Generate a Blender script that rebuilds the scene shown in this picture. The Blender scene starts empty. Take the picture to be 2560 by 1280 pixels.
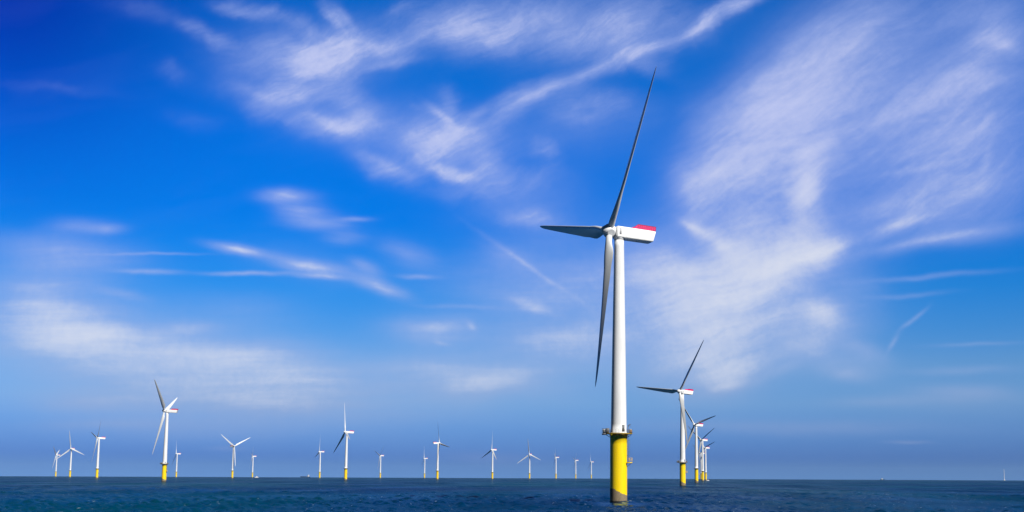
import bpy, bmesh, math, random
import numpy as np
from mathutils import Vector, Matrix

random.seed(7)
rng = np.random.default_rng(11)
SC = bpy.context.scene
COL = SC.collection
RE = 6371000.0            # the sea follows the curve of the earth

# ------------------------------------------------------------------ camera
F_PX, CX, CY = 2600.0, 1500.0, 897.0      # focal length and optical centre in photo pixels (2560 wide)
CAM_H = 7.9
PITCH, ROLL = math.radians(6.476), math.radians(0.25)
cF = Vector((0, math.cos(PITCH), math.sin(PITCH)))
cR0 = Vector((1, 0, 0)); cU0 = cR0.cross(cF)
cR = cR0*math.cos(ROLL) + cU0*math.sin(ROLL)
cU = cU0*math.cos(ROLL) - cR0*math.sin(ROLL)
cd = bpy.data.cameras.new("camera"); cam = bpy.data.objects.new("camera", cd); COL.objects.link(cam)
cam.matrix_world = Matrix(((cR.x, cU.x, -cF.x, 0), (cR.y, cU.y, -cF.y, 0), (cR.z, cU.z, -cF.z, CAM_H), (0, 0, 0, 1)))
cd.sensor_width = 36; cd.lens = F_PX/2560*36
cd.shift_x = -(CX-1280)/2560; cd.shift_y = (CY-640)/2560
cd.clip_start = 1; cd.clip_end = 40000
SC.camera = cam

def ray(x, y):
    """world direction seen at a photo pixel"""
    return cF + cR*((x-CX)/F_PX) - cU*((y-CY)/F_PX)
def uv(x, y):
    d = ray(x, y); return d.x/d.y, d.z/d.y

# ------------------------------------------------------------------ sun, exposure
SUN_AZ, SUN_EL = math.radians(43), math.radians(41)     # behind the camera, to its right
sun_dir = Vector((math.sin(SUN_AZ)*math.cos(SUN_EL), -math.cos(SUN_AZ)*math.cos(SUN_EL), math.sin(SUN_EL)))
sl = bpy.data.lights.new("sun", 'SUN'); so = bpy.data.objects.new("sun", sl); COL.objects.link(so)
sl.energy = 5.0; sl.angle = math.radians(0.5); sl.color = (1.0, 0.965, 0.91)
so.rotation_euler = (-sun_dir).to_track_quat('-Z', 'Y').to_euler()
SC.view_settings.view_transform = 'Standard'; SC.view_settings.look = 'None'
SC.cycles.caustics_reflective = False; SC.cycles.caustics_refractive = False
SC.view_settings.exposure = 0.25; SC.view_settings.gamma = 1.0

# ------------------------------------------------------------------ sky (world)
def lin(c):
    return tuple(((v/255)/12.92 if v/255 <= .04045 else ((v/255+.055)/1.055)**2.4) for v in c)

world = bpy.data.worlds.new("World"); SC.world = world; world.use_nodes = True
nt = world.node_tree; nt.nodes.clear()
WN, WL = nt.nodes, nt.links
SKY_STRENGTH = 0.084
def node(t, **kw):
    n = WN.new(t)
    for k, v in kw.items(): setattr(n, k, v)
    return n
def math_(op, a, b=None, c=None, clamp=False):
    n = node('ShaderNodeMath', operation=op, use_clamp=clamp)
    for i, v in enumerate((a, b, c)):
        if v is None: continue
        if isinstance(v, (int, float)): n.inputs[i].default_value = v
        else: WL.new(v, n.inputs[i])
    return n.outputs[0]
def vmath(op, a, b=None, scale=None):
    n = node('ShaderNodeVectorMath', operation=op)
    for i, v in enumerate((a, b)):
        if v is None: continue
        if isinstance(v, (tuple, list)): n.inputs[i].default_value = v
        else: WL.new(v, n.inputs[i])
    if scale is not None:
        if isinstance(scale, (int, float)): n.inputs['Scale'].default_value = scale
        else: WL.new(scale, n.inputs['Scale'])
    return n
def mixc(blend, fac, a, b):
    n = node('ShaderNodeMix', data_type='RGBA', blend_type=blend)
    for i, v in ((0, fac), (6, a), (7, b)):
        if isinstance(v, (int, float)): n.inputs[i].default_value = v
        elif isinstance(v, tuple): n.inputs[i].default_value = (*v[:3], 1)
        else: WL.new(v, n.inputs[i])
    return n.outputs[2]

tc = node('ShaderNodeTexCoord')
sep = node('ShaderNodeSeparateXYZ'); WL.new(tc.outputs['Generated'], sep.inputs[0])
dx, dy, dz = sep.outputs
zc = math_('MAXIMUM', dz, 0.012)
comb = node('ShaderNodeCombineXYZ'); WL.new(dx, comb.inputs[0]); WL.new(dy, comb.inputs[1]); WL.new(zc, comb.inputs[2])
sky = node('ShaderNodeTexSky', sky_type='NISHITA', sun_disc=False, sun_elevation=SUN_EL,
           sun_rotation=math.pi-SUN_AZ, altitude=0, air_density=1.0, dust_density=0.4, ozone_density=3.0)
WL.new(comb.outputs[0], sky.inputs[0])

# deep polarised blue: the Nishita sky times a tint by height above the horizon.
# rows: sin(elevation), Nishita radiance there (x 0.1), wanted clear-sky colour (sRGB)
SKY_ROWS = [
    (0.000, (.619, .621, .482), (88, 134, 200)), (0.018, (.615, .655, .530), (78, 122, 194)), (0.045, (.575, .680, .610), (96, 146, 208)),
    (0.069, (.498, .652, .675), (112, 162, 217)), (0.103, (.395, .571, .689), (102, 160, 220)), (0.1375, (.323, .494, .663), (68, 148, 224)),
    (0.1715, (.270, .429, .621), (36, 138, 226)), (0.205, (.231, .3765, .576), (10, 128, 226)), (0.238, (.201, .334, .532), (0, 120, 225)),
    (0.271, (.178, .300, .493), (0, 116, 223)), (0.303, (.160, .272, .459), (0, 113, 220)), (0.334, (.145, .248, .427), (0, 110, 214)),
    (0.365, (.133, .228, .3995), (0, 107, 208)), (0.394, (.122, .210, .375), (0, 104, 203)), (0.45, (.108, .188, .338), (0, 96, 190)),
    (0.75, (.075, .135, .26), (22, 40, 76))]  # zenith darkened to cut the fill light on shaded faces
ramp = node('ShaderNodeValToRGB'); cl = ramp.color_ramp; cl.interpolation = 'LINEAR'
for i, (p, nis, c) in enumerate(SKY_ROWS):
    e = cl.elements[i] if i < 2 else cl.elements.new(p)
    e.position = p
    e.color = (*[min(1.0, t/n/2.5) for t, n in zip(lin(c), nis)], 1)
WL.new(math_('MAXIMUM', dz, 0.0), ramp.inputs[0])
base = vmath('MULTIPLY', sky.outputs[0], ramp.outputs[0]).outputs[0]
base = vmath('SCALE', base, scale=2.5).outputs[0]

# direction on the plane facing north (x/y, z/y); only the northern half of the sky
ysafe = math_('MAXIMUM', dy, 0.05)
pu, pv = math_('DIVIDE', dx, ysafe), math_('DIVIDE', dz, ysafe)
cp = node('ShaderNodeCombineXYZ'); WL.new(pu, cp.inputs[0]); WL.new(pv, cp.inputs[1])
P0 = cp.outputs[0]
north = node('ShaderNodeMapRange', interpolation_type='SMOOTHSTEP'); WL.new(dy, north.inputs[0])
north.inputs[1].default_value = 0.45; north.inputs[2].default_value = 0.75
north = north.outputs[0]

def noise(vec, scale, detail=4, rough=0.55, dist=0.0, col=False):
    n = node('ShaderNodeTexNoise'); n.inputs['Scale'].default_value = scale; n.inputs['Detail'].default_value = detail
    n.inputs['Roughness'].default_value = rough; n.inputs['Distortion'].default_value = dist
    WL.new(vec, n.inputs['Vector'])
    return n.outputs['Color'] if col else n.outputs[0]
def warp(vec, src, scale, amp, detail):
    c = noise(src, scale, detail, .6, 0, True)
    c = vmath('SUBTRACT', c, (.5, .5, .5)).outputs[0]
    c = vmath('MULTIPLY', c, (amp, amp*.7, 0)).outputs[0]
    return vmath('ADD', vec, c).outputs[0]
P1 = warp(P0, P0, 7.0, 0.050, 2)
P2 = warp(P1, P0, 28.0, 0.022, 5)
PD = warp(P0, P0, 14.0, 0.012, 3)

def gauss(vec, x0, y0, x1, y1, w):
    (u0, v0), (u1, v1) = uv(x0, y0), uv(x1, y1)
    k = 1.0/F_PX
    L = math.hypot(u1-u0, v1-v0)/2 + w*k*0.9
    m = node('ShaderNodeMapping', vector_type='TEXTURE')
    m.inputs['Location'].default_value = ((u0+u1)/2, (v0+v1)/2, 0)
    m.inputs['Rotation'].default_value = (0, 0, math.atan2(v1-v0, u1-u0))
    m.inputs['Scale'].default_value = (L, w*k*1.35, 1)
    WL.new(vec, m.inputs['Vector'])
    d = vmath('DOT_PRODUCT', m.outputs[0], m.outputs[0]).outputs['Value']
    return math_('POWER', 0.05, d)
def total(vec, strokes):
    # summed in small batches, each waiting for the one before (keeps Cycles' shader stack small)
    acc = 0.0; v = vec
    for i, (x0, y0, x1, y1, w, wt) in enumerate(strokes):
        if i and i % 4 == 0:
            n = node('ShaderNodeVectorMath', operation='MULTIPLY_ADD')
            WL.new(acc, n.inputs[0]); n.inputs[1].default_value = (1e-7, 1e-7, 0); WL.new(vec, n.inputs[2])
            v = n.outputs[0]
        acc = math_('MULTIPLY_ADD', gauss(v, x0, y0, x1, y1, w), wt, acc)
    return acc
def fibre(vec, ang, sx, sy, lo, hi, detail=7, rough=.62):
    m = node('ShaderNodeMapping', vector_type='TEXTURE')
    m.inputs['Rotation'].default_value = (0, 0, math.radians(ang)); m.inputs['Scale'].default_value = (sx, sy, 1)
    WL.new(vec, m.inputs['Vector'])
    n = noise(m.outputs[0], 1.0, detail, rough)
    r = node('ShaderNodeMapRange'); WL.new(n, r.inputs[0])
    for i, v in zip((1, 2, 3, 4), (.32, .68, lo, hi)): r.inputs[i].default_value = v
    return r.outputs[0]

# cirrus, patch by patch: a ridge from (x0, y0) to (x1, y1), half width, density
PUFF = [
    (770, 135, 930, 90, 65, .42),
    (700, 175, 900, 150, 95, .26), (950, 320, 1250, 360, 85, .26), (1050, 75, 1750, 40, 95, .26),
    (600, 130, 930, 110, 75, .62), (790, 150, 940, 85, 55, .55), (690, 195, 800, 150, 45, .42), (815, -10, 890, 80, 22, .5),
    (930, 130, 1010, 90, 28, .35), (530, 10, 720, 32, 26, .42), (690, 30, 830, 75, 28, .32), (440, 60, 600, 120, 24, .36),
    (250, 5, 480, 70, 34, .07), (560, 212, 850, 240, 40, .55), (600, 250, 720, 280, 28, .3), (700, 285, 900, 335, 40, .48),
    (780, 330, 1000, 320, 32, .42), (840, 220, 960, 330, 50, .42), (860, 375, 1060, 455, 38, .4), (1060, 252, 1170, 330, 16, .42),
    (1110, 230, 1150, 290, 30, .32), (1000, 340, 1230, 310, 50, .52), (1050, 370, 1230, 340, 45, .3), (1060, 402, 1200, 445, 24, .85),
    (980, 400, 1100, 380, 45, .3), (1180, 390, 1250, 440, 45, .4), (1080, 475, 1300, 480, 36, .26), (950, 90, 1250, 40, 60, .36),
    (1080, 80, 1400, 15, 75, .45), (1150, 95, 1330, 85, 34, .28), (1400, 95, 1700, 55, 75, .42), (1245, 275, 1500, 165, 38, .5),
    (1480, 168, 1700, 92, 32, .55), (1680, 98, 1830, 12, 26, .62), (1780, 45, 1920, -30, 26, .55), (1235, 310, 1310, 230, 42, .36),
    (870, 135, 1100, 100, 34, .28), (900, 168, 1050, 140, 20, .25), (1560, 110, 1690, 180, 32, .22), (1380, 255, 1620, 270, 50, .28),
    (1380, 305, 1500, 300, 34, .2), (1320, 375, 1375, 395, 34, .3), (1200, 470, 1420, 440, 32, .22), (1220, 540, 1430, 552, 32, .38),
    (955, 40, 1060, 5, 22, .2), (0, 205, 330, 235, 16, .06), (390, 178, 470, 190, 24, .11), (400, 280, 560, 300, 28, .06),
]
FAN = [
    (2250, 480, 2650, 420, 80, .3), (2150, 250, 2450, 120, 110, .18), (2200, 600, 2650, 540, 50, .26), (2350, 60, 2600, 30, 90, .2),
    (1985, 600, 2040, 400, 55, .42), (1740, 560, 1960, 560, 65, .32), (1900, 300, 1960, 240, 60, .1),
    (1700, 560, 1800, 370, 80, .5), (1700, 480, 2000, 440, 80, .28), (2080, 400, 2620, 330, 120, .36), (2120, 545, 2620, 470, 65, .4), (1720, 330, 1800, 250, 60, .2),
    (1760, 540, 2260, 60, 190, .36), (2000, 490, 2090, 350, 100, .34), (2250, 340, 2600, 120, 150, .32),
    (1850, 360, 2250, 60, 160, 0.34), (2280, 330, 2580, 220, 190, 0.2), (1720, 450, 2150, 60, 110, 0.5), (1790, 330, 2020, 90, 60, 0.3), (2000, 160, 2320, -30, 100, 0.38),
    (1730, 420, 2000, 380, 100, 0.36), (1985, 395, 2070, 340, 36, 0.4), (1975, 530, 2035, 420, 42, 0.45), (2140, 600, 2400, 520, 36, 0.34), (2400, 120, 2560, 60, 70, 0.45),
    (2450, 100, 2570, 110, 26, 0.35), (2350, 210, 2540, 180, 34, 0.36), (2250, 50, 2600, -20, 70, 0.3), (2180, 262, 2480, 205, 38, 0.26), (2080, 330, 2350, 240, 50, 0.3),
    (2100, 440, 2580, 380, 110, 0.26), (2420, 342, 2500, 280, 14, 0.25), (2440, 460, 2482, 350, 18, 0.25), (2330, 462, 2450, 430, 20, 0.2), (2050, 520, 2400, 500, 50, 0.26),
    (1690, 400, 1740, 560, 40, 0.2),
]
FANLOW = [
    (1500, 790, 2200, 770, 180, .2), (1700, 600, 2250, 560, 120, .14),
    (1980, 880, 2200, 900, 70, .16), (2060, 720, 2200, 690, 50, .16), (1560, 640, 1700, 700, 80, .16),
    (1640, 800, 2060, 620, 170, .36), (1950, 690, 2160, 600, 55, .3), (1600, 900, 1900, 930, 70, .25), (1450, 700, 1750, 640, 110, .2),
    (1760, 700, 2000, 640, 170, 0.42), (1700, 880, 1900, 850, 100, 0.3), (1690, 540, 1800, 600, 22, 0.45), (1760, 605, 1870, 645, 42, 0.35), (1900, 600, 2120, 560, 80, 0.36),
    (1840, 695, 2140, 600, 44, 0.62), (2120, 640, 2600, 560, 26, 0.36), (1590, 740, 1950, 720, 95, 0.5), (1610, 840, 2000, 840, 105, 0.5), (1700, 960, 2000, 900, 45, 0.55),
    (1950, 860, 2100, 900, 50, 0.32), (2000, 765, 2100, 800, 42, 0.45),
]
VEIL = [
    (1200, 590, 1540, 610, 60, .12), (1120, 700, 1560, 780, 70, .16),
    (-50, 640, 420, 685, 55, .2), (1380, 840, 1640, 870, 60, .14), (960, 800, 1080, 830, 36, .1),
    (1250, 865, 1650, 860, 65, .36), (900, 815, 1250, 840, 48, .26), (430, 770, 800, 790, 60, .16), (2150, 1000, 2600, 1005, 40, .1),
    (0, 1005, 1300, 1025, 70, .34), (0, 1070, 900, 1075, 36, .16), (1000, 900, 1600, 930, 70, .22),
    (-150, 855, 850, 895, 105, .36), (0, 935, 650, 942, 50, .22), (150, 960, 1100, 990, 50, .2),
    (-100, 790, 380, 850, 120, .36), (200, 930, 1300, 960, 80, .34), (1000, 720, 1600, 800, 110, .24),
    (-80, 605, 380, 640, 45, .46), (100, 560, 300, 572, 24, .34), (220, 572, 320, 572, 16, .4), (-50, 690, 250, 695, 70, .36),
    (-60, 785, 300, 780, 80, .52), (0, 855, 450, 850, 60, .48), (300, 885, 850, 882, 46, .54), (500, 935, 1000, 940, 42, .42),
    (900, 925, 1250, 930, 40, .42), (1050, 975, 1400, 930, 34, .4), (1200, 845, 1500, 865, 50, .34), (210, 718, 390, 752, 16, .32),
    (380, 822, 580, 815, 24, .38), (0, 1000, 450, 1010, 34, .36), (500, 1005, 900, 1012, 26, .24), (1300, 1062, 2600, 1075, 24, .2),
    (2190, 1104, 2350, 1109, 5, .22), (500, 1122, 640, 1118, 8, .12), (1280, 700, 1600, 690, 75, .34), (1000, 835, 1200, 830, 40, .26),
    (-40, 740, 180, 760, 50, .2), (0, 1060, 500, 1060, 20, .2), (2080, 712, 2560, 672, 9, .24), (2100, 752, 2420, 726, 8, .22),
    (2100, 855, 2220, 900, 30, .3), (2050, 925, 2190, 950, 22, .3), (2280, 862, 2600, 854, 7, .2), (2200, 932, 2600, 920, 14, .2),
    (2230, 975, 2600, 985, 24, .25), (1050, 1140, 1400, 1150, 20, .1), (1990, 1010, 2400, 1000, 18, .16),
]
STREAK = [
    (495, 604, 700, 640, 14.7, 0.84), (560, 616, 640, 632, 11, .18), (660, 642, 900, 692, 20.2, 0.94), (860, 682, 1035, 745, 19.2, 0.92),
    (980, 688, 1110, 692, 7.9, 0.47), (870, 650, 960, 690, 18.0, 0.49), (270, 677, 480, 680, 7.9, 0.68), (460, 683, 780, 680, 6.8, 0.68),
    (700, 683, 900, 697, 7.9, 0.68), (180, 637, 560, 632, 4.5, 0.34), (640, 486, 790, 490, 20.2, 0.84), (690, 518, 820, 530, 24.8, 0.68),
    (690, 548, 900, 562, 22.5, 0.49), (830, 550, 940, 548, 7.9, 0.41), (800, 590, 920, 600, 22.5, 0.32), (1160, 550, 1480, 775, 9, 0.32),
    (1200, 600, 1350, 690, 32, 0.24), (1270, 745, 1400, 790, 17, 0.5), (1160, 800, 1190, 825, 12, 0.35), (1000, 822, 1180, 800, 24, 0.24),
    (1085, 853, 1135, 866, 8, 0.32), (940, 610, 1100, 660, 36.0, 0.32), (1150, 640, 1400, 640, 32, 0.14), (1000, 762, 1300, 770, 7, 0.2),
    (2240, 832, 2322, 760, 7, 0.38), (2215, 885, 2252, 828, 8, 0.3),
]
FILL = [
    (1000, 970, 1480, 965, 50, .34), (1590, 620, 1740, 670, 80, .34), (1940, 815, 2170, 790, 75, .5), (1380, 830, 1660, 800, 90, .16), (2000, 930, 2250, 900, 40, .2),
    (580, 150, 960, 150, 105, .24), (760, 300, 1000, 305, 75, .28), (950, 330, 1280, 380, 90, .28), (1250, 330, 1620, 300, 105, .17), (1150, 500, 1500, 520, 85, .2),
    (1100, 660, 1560, 760, 115, .15), (1080, 60, 1700, 60, 85, .2), (1800, 420, 2250, 60, 165, .22), (2150, 300, 2600, 200, 165, .15), (1500, 700, 1800, 900, 145, .22),
    (1500, 930, 1800, 950, 55, .2), (-100, 800, 700, 880, 100, .2), (0, 900, 900, 940, 65, .18), (900, 880, 1500, 900, 80, .16), (2000, 560, 2500, 450, 85, .14),
    (560, 640, 1000, 700, 60, .12),
]
RIDGE = [
    (575, 205, 745, 275, 18, .3), (745, 275, 880, 345, 18, .32), (865, 372, 1060, 448, 18, .34), (1060, 255, 1150, 320, 12, .4), (1150, 310, 1240, 250, 16, .3),
    (1245, 285, 1400, 205, 20, .4), (1400, 205, 1560, 150, 20, .4), (1560, 150, 1700, 95, 18, .42), (1690, 100, 1800, 40, 16, .46), (1790, 45, 1910, -15, 14, .42),
    (840, 15, 905, 95, 14, .36), (905, 95, 960, 140, 18, .3), (960, 135, 1010, 95, 14, .3), (900, 170, 1080, 140, 14, .2), (1060, 405, 1200, 448, 16, .4),
    (1985, 530, 2040, 400, 34, .22), (2040, 400, 2100, 330, 30, .2), (1690, 545, 1780, 590, 12, .4), (1780, 590, 1830, 640, 16, .3), (1850, 695, 2000, 655, 30, .5),
    (2000, 652, 2150, 592, 26, .52), (2150, 590, 2380, 520, 16, .3), (2110, 640, 2560, 560, 12, .3), (1700, 470, 1850, 395, 22, .25), (1740, 330, 1900, 180, 24, .22),
    (1900, 180, 2080, 30, 26, .24), (1740, 985, 1900, 950, 14, .3), (1900, 950, 2020, 895, 14, .28), (2150, 450, 2420, 395, 12, .2), (2400, 250, 2560, 175, 14, .25),
]
fR = fibre(PD, 26, .05, .012, .6, 1.35)
fA = fibre(P2, 24, .085, .034, .5, 1.7)
fB = fibre(P1, 42, .24, .040, .74, 1.26)
fG = fibre(P1, 38, .16, .009, .88, 1.12, 6, .62)
fB2 = fibre(P1, 16, .26, .026, .8, 1.25)
fE = fibre(P2, 16, .22, .030, .75, 1.25)
fC = fibre(PD, 1, .26, .022, .75, 1.3)
fD = fibre(PD, -9, .10, .012, .65, 1.25)
fF = fibre(P2, 27, .045, .007, .76, 1.24, 6, .66)
dens = math_('MULTIPLY', total(P2, PUFF), math_('MULTIPLY', fA, fF))
dens = math_('MULTIPLY_ADD', total(P1, FAN), math_('MULTIPLY', math_('MULTIPLY', fB, fB2), fG), dens)
dens = math_('MULTIPLY_ADD', math_('MULTIPLY', total(P1, FANLOW), 1.08), fE, dens)
dens = math_('MULTIPLY_ADD', total(P1, FILL), fE, dens)
dens = math_('MULTIPLY_ADD', total(PD, RIDGE), fR, dens)
dens = math_('MULTIPLY_ADD', total(PD, VEIL), fC, dens)
dens = math_('MULTIPLY_ADD', total(PD, STREAK), fD, dens)
# thin haze of ice everywhere in the cirrus field
dens = math_('ADD', dens, math_('MULTIPLY', math_('MAXIMUM', fibre(P2, 12, .30, .06, -1, 1), 0.0), 0.015))
mott = node('ShaderNodeMapRange'); WL.new(noise(P1, 85.0, 6, .72), mott.inputs[0])      # fine mottling of the ice
for i, v in zip((1, 2, 3, 4), (.3, .7, .89, 1.11)): mott.inputs[i].default_value = v
dens = math_('MULTIPLY', dens, mott.outputs[0])
dens = math_('MULTIPLY', dens, north)
# the rest of the sky, behind the photographer: loose cirrus, kept faint to limit its fill light
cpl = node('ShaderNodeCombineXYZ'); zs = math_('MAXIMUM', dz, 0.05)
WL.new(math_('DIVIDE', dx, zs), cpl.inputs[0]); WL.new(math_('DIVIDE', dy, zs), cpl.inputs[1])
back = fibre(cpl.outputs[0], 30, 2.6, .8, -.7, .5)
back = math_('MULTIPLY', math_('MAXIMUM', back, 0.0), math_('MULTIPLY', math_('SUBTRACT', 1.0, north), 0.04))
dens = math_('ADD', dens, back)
alpha = math_('SUBTRACT', 1.0, math_('POWER', 0.30, dens))

# cloud colour: lavender white, greyer low down, whiter where thick
lowf = node('ShaderNodeMapRange', interpolation_type='SMOOTHSTEP'); WL.new(dz, lowf.inputs[0])
lowf.inputs[1].default_value = .04; lowf.inputs[2].default_value = .24
vlow = node('ShaderNodeMapRange', interpolation_type='SMOOTHSTEP'); WL.new(dz, vlow.inputs[0])
vlow.inputs[1].default_value = .11; vlow.inputs[2].default_value = .05
c_thin = mixc('MIX', lowf.outputs[0], lin((164, 184, 224)), lin((164, 182, 238)))
hif = node('ShaderNodeMapRange', interpolation_type='SMOOTHSTEP'); WL.new(dz, hif.inputs[0])
hif.inputs[1].default_value = .20; hif.inputs[2].default_value = .34
c_thin = mixc('MIX', vlow.outputs[0], c_thin, lin((164, 176, 212)))
c_thick = mixc('MIX', hif.outputs[0], lin((222, 226, 240)), lin((200, 207, 244)))
thick = node('ShaderNodeMapRange', interpolation_type='SMOOTHSTEP'); WL.new(alpha, thick.inputs[0])
thick.inputs[1].default_value = .45; thick.inputs[2].default_value = .95
c_cloud = mixc('MIX', thick.outputs[0], c_thin, c_thick)
c_cloud = vmath('SCALE', c_cloud, scale=10.0).outputs[0]
# lens vignette put into the sky colour: darker towards the north-west
deep = total(P0, [(-350, -60, 360, -60, 640, 1.0)])
deep = math_('MULTIPLY', math_('MINIMUM', deep, 1.0), north)
base = mixc('MULTIPLY', deep, base, (1.0, 0.22, 0.62))
dim_sky = vmath('MULTIPLY', sky.outputs[0], (.022, .036, .06)).outputs[0]  # sky outside the view, dimmed so that shaded faces stay dark
base = mixc('MIX', north, dim_sky, base)
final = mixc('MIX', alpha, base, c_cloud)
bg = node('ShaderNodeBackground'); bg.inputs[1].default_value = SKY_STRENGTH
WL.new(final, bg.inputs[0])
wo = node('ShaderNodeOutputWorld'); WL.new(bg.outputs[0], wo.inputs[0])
world.cycles.sampling_method = 'MANUAL'; world.cycles.sample_map_resolution = 256

# ================================================================== materials
def new_mat(name, color, rough=.5, metal=0.0, spec=.5):
    m = bpy.data.materials.new(name); m.use_nodes = True
    b = m.node_tree.nodes['Principled BSDF']
    b.inputs['Base Color'].default_value = (*color, 1); b.inputs['Roughness'].default_value = rough
    b.inputs['Metallic'].default_value = metal; b.inputs['Specular IOR Level'].default_value = spec
    return m, m.node_tree, b
def worn(name, color, color2, scale, lo, hi, rough=.4, stretch=(1, 1, 1), spec=.5):
    """paint with streaks / blotches of a second tone"""
    m, t, b = new_mat(name, color, rough, 0, spec)
    N, L = t.nodes, t.links
    c = N.new('ShaderNodeTexCoord'); mp = N.new('ShaderNodeMapping'); mp.inputs['Scale'].default_value = stretch
    n = N.new('ShaderNodeTexNoise'); n.inputs['Scale'].default_value = scale; n.inputs['Detail'].default_value = 6
    r = N.new('ShaderNodeMapRange'); r.inputs[1].default_value = lo; r.inputs[2].default_value = hi
    x = N.new('ShaderNodeMix'); x.data_type = 'RGBA'; x.inputs[6].default_value = (*color, 1); x.inputs[7].default_value = (*color2, 1)
    L.new(c.outputs['Object'], mp.inputs[0]); L.new(mp.outputs[0], n.inputs[0]); L.new(n.outputs[0], r.inputs[0])
    L.new(r.outputs[0], x.inputs[0]); L.new(x.outputs[2], b.inputs['Base Color'])
    return m
M_WHITE = worn('white_paint', (.80, .81, .82), (.66, .67, .68), .55, .48, .85, .32, (1, 1, .12))
M_BLADE = worn('blade_gelcoat', (.76, .78, .79), (.60, .62, .64), .5, .5, .9, .30, (1, 1, .2))
M_NAC = worn('nacelle_panels', (.80, .81, .81), (.66, .66, .66), .9, .55, .9, .38)
M_RED = worn('red_fence_panels', (.80, .010, .17), (.55, .008, .11), 2.0, .45, .75, .45)
M_DRED, _, _ = new_mat('dark_red_posts', (.22, .006, .03), .5)
M_YEL = worn('yellow_steel', (.86, .60, .004), (.62, .38, .01), 1.2, .45, .8, .5)
M_DECK = worn('deck_paint', (.50, .34, .03), (.30, .20, .05), 1.6, .4, .75, .6)
M_STEEL = worn('galvanised_steel', (.13, .135, .145), (.07, .07, .075), 2.5, .4, .7, .5)
M_RUST = worn('rusty_equipment', (.30, .17, .08), (.15, .08, .045), 1.5, .4, .7, .6)
M_DARK, _, _ = new_mat('dark_gap', (.02, .022, .026), .6)
M_GREY, _, _ = new_mat('grey_louvre', (.55, .56, .58), .5)
M_CABW, _, _ = new_mat('pale_cabinet', (.55, .56, .56), .45)

def foundation_mat():
    """yellow pile whose foot carries a brown-grey belt of marine growth with a sloping upper edge"""
    m, t, b = new_mat('foundation_paint', (.86, .60, .004), .42)
    N, L = t.nodes, t.links
    def mth(op, a, b_=None, c_=None):
        n = N.new('ShaderNodeMath'); n.operation = op
        for i, v in enumerate((a, b_, c_)):
            if v is None: continue
            if isinstance(v, (int, float)): n.inputs[i].default_value = v
            else: L.new(v, n.inputs[i])
        return n.outputs[0]
    c = N.new('ShaderNodeTexCoord'); s = N.new('ShaderNodeSeparateXYZ'); L.new(c.outputs['Object'], s.inputs[0])
    n1 = N.new('ShaderNodeTexNoise'); n1.inputs['Scale'].default_value = .9; n1.inputs['Detail'].default_value = 5; L.new(c.outputs['Object'], n1.inputs[0])
    st = N.new('ShaderNodeMapRange'); st.interpolation_type = 'SMOOTHSTEP'     # the edge steps down on the east side
    L.new(s.outputs[0], st.inputs[0])
    for i, v in zip((1, 2, 3, 4), (-2.4, 2.3, 4.35, 2.35)): st.inputs[i].default_value = v
    edge = mth('ADD', st.outputs[0], mth('MULTIPLY', mth('SUBTRACT', n1.outputs[0], .5), 1.1))
    g = N.new('ShaderNodeMapRange'); L.new(mth('SUBTRACT', edge, s.outputs[2]), g.inputs[0])
    g.inputs[1].default_value = -.06; g.inputs[2].default_value = .12
    # streaky paint
    mp = N.new('ShaderNodeMapping'); mp.inputs['Scale'].default_value = (1.4, 1.4, .12); L.new(c.outputs['Object'], mp.inputs[0])
    n2 = N.new('ShaderNodeTexNoise'); n2.inputs['Scale'].default_value = 1.3; n2.inputs['Detail'].default_value = 7; L.new(mp.outputs[0], n2.inputs[0])
    r2 = N.new('ShaderNodeMapRange'); L.new(n2.outputs[0], r2.inputs[0]); r2.inputs[1].default_value = .5; r2.inputs[2].default_value = .85
    y = N.new('ShaderNodeMix'); y.data_type = 'RGBA'; L.new(r2.outputs[0], y.inputs[0])
    y.inputs[6].default_value = (.95, .68, .002, 1); y.inputs[7].default_value = (.80, .52, .004, 1)
    n3 = N.new('ShaderNodeTexNoise'); n3.inputs['Scale'].default_value = 3.2; n3.inputs['Detail'].default_value = 8; n3.inputs['Roughness'].default_value = .7
    L.new(c.outputs['Object'], n3.inputs[0])
    gr = N.new('ShaderNodeValToRGB'); L.new(n3.outputs[0], gr.inputs[0])
    gr.color_ramp.elements[0].position = .3; gr.color_ramp.elements[0].color = (.13, .10, .06, 1)
    gr.color_ramp.elements[1].position = .72; gr.color_ramp.elements[1].color = (.33, .26, .16, 1)
    x = N.new('ShaderNodeMix'); x.data_type = 'RGBA'; L.new(g.outputs[0], x.inputs[0]); L.new(y.outputs[2], x.inputs[6]); L.new(gr.outputs[0], x.inputs[7])
    # near-black band where the water laps
    w = N.new('ShaderNodeMapRange'); L.new(mth('ADD', s.outputs[2], mth('MULTIPLY', n1.outputs[0], .3)), w.inputs[0])
    w.inputs[1].default_value = .75; w.inputs[2].default_value = .5
    z = N.new('ShaderNodeMix'); z.data_type = 'RGBA'; L.new(w.outputs[0], z.inputs[0]); L.new(x.outputs[2], z.inputs[6]); z.inputs[7].default_value = (.012, .014, .014, 1)
    L.new(z.outputs[2], b.inputs['Base Color'])
    ro = N.new('ShaderNodeMapRange'); L.new(g.outputs[0], ro.inputs[0]); ro.inputs[3].default_value = .38; ro.inputs[4].default_value = .85
    L.new(ro.outputs[0], b.inputs['Roughness'])
    return m
M_PILE = foundation_mat()

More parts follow.
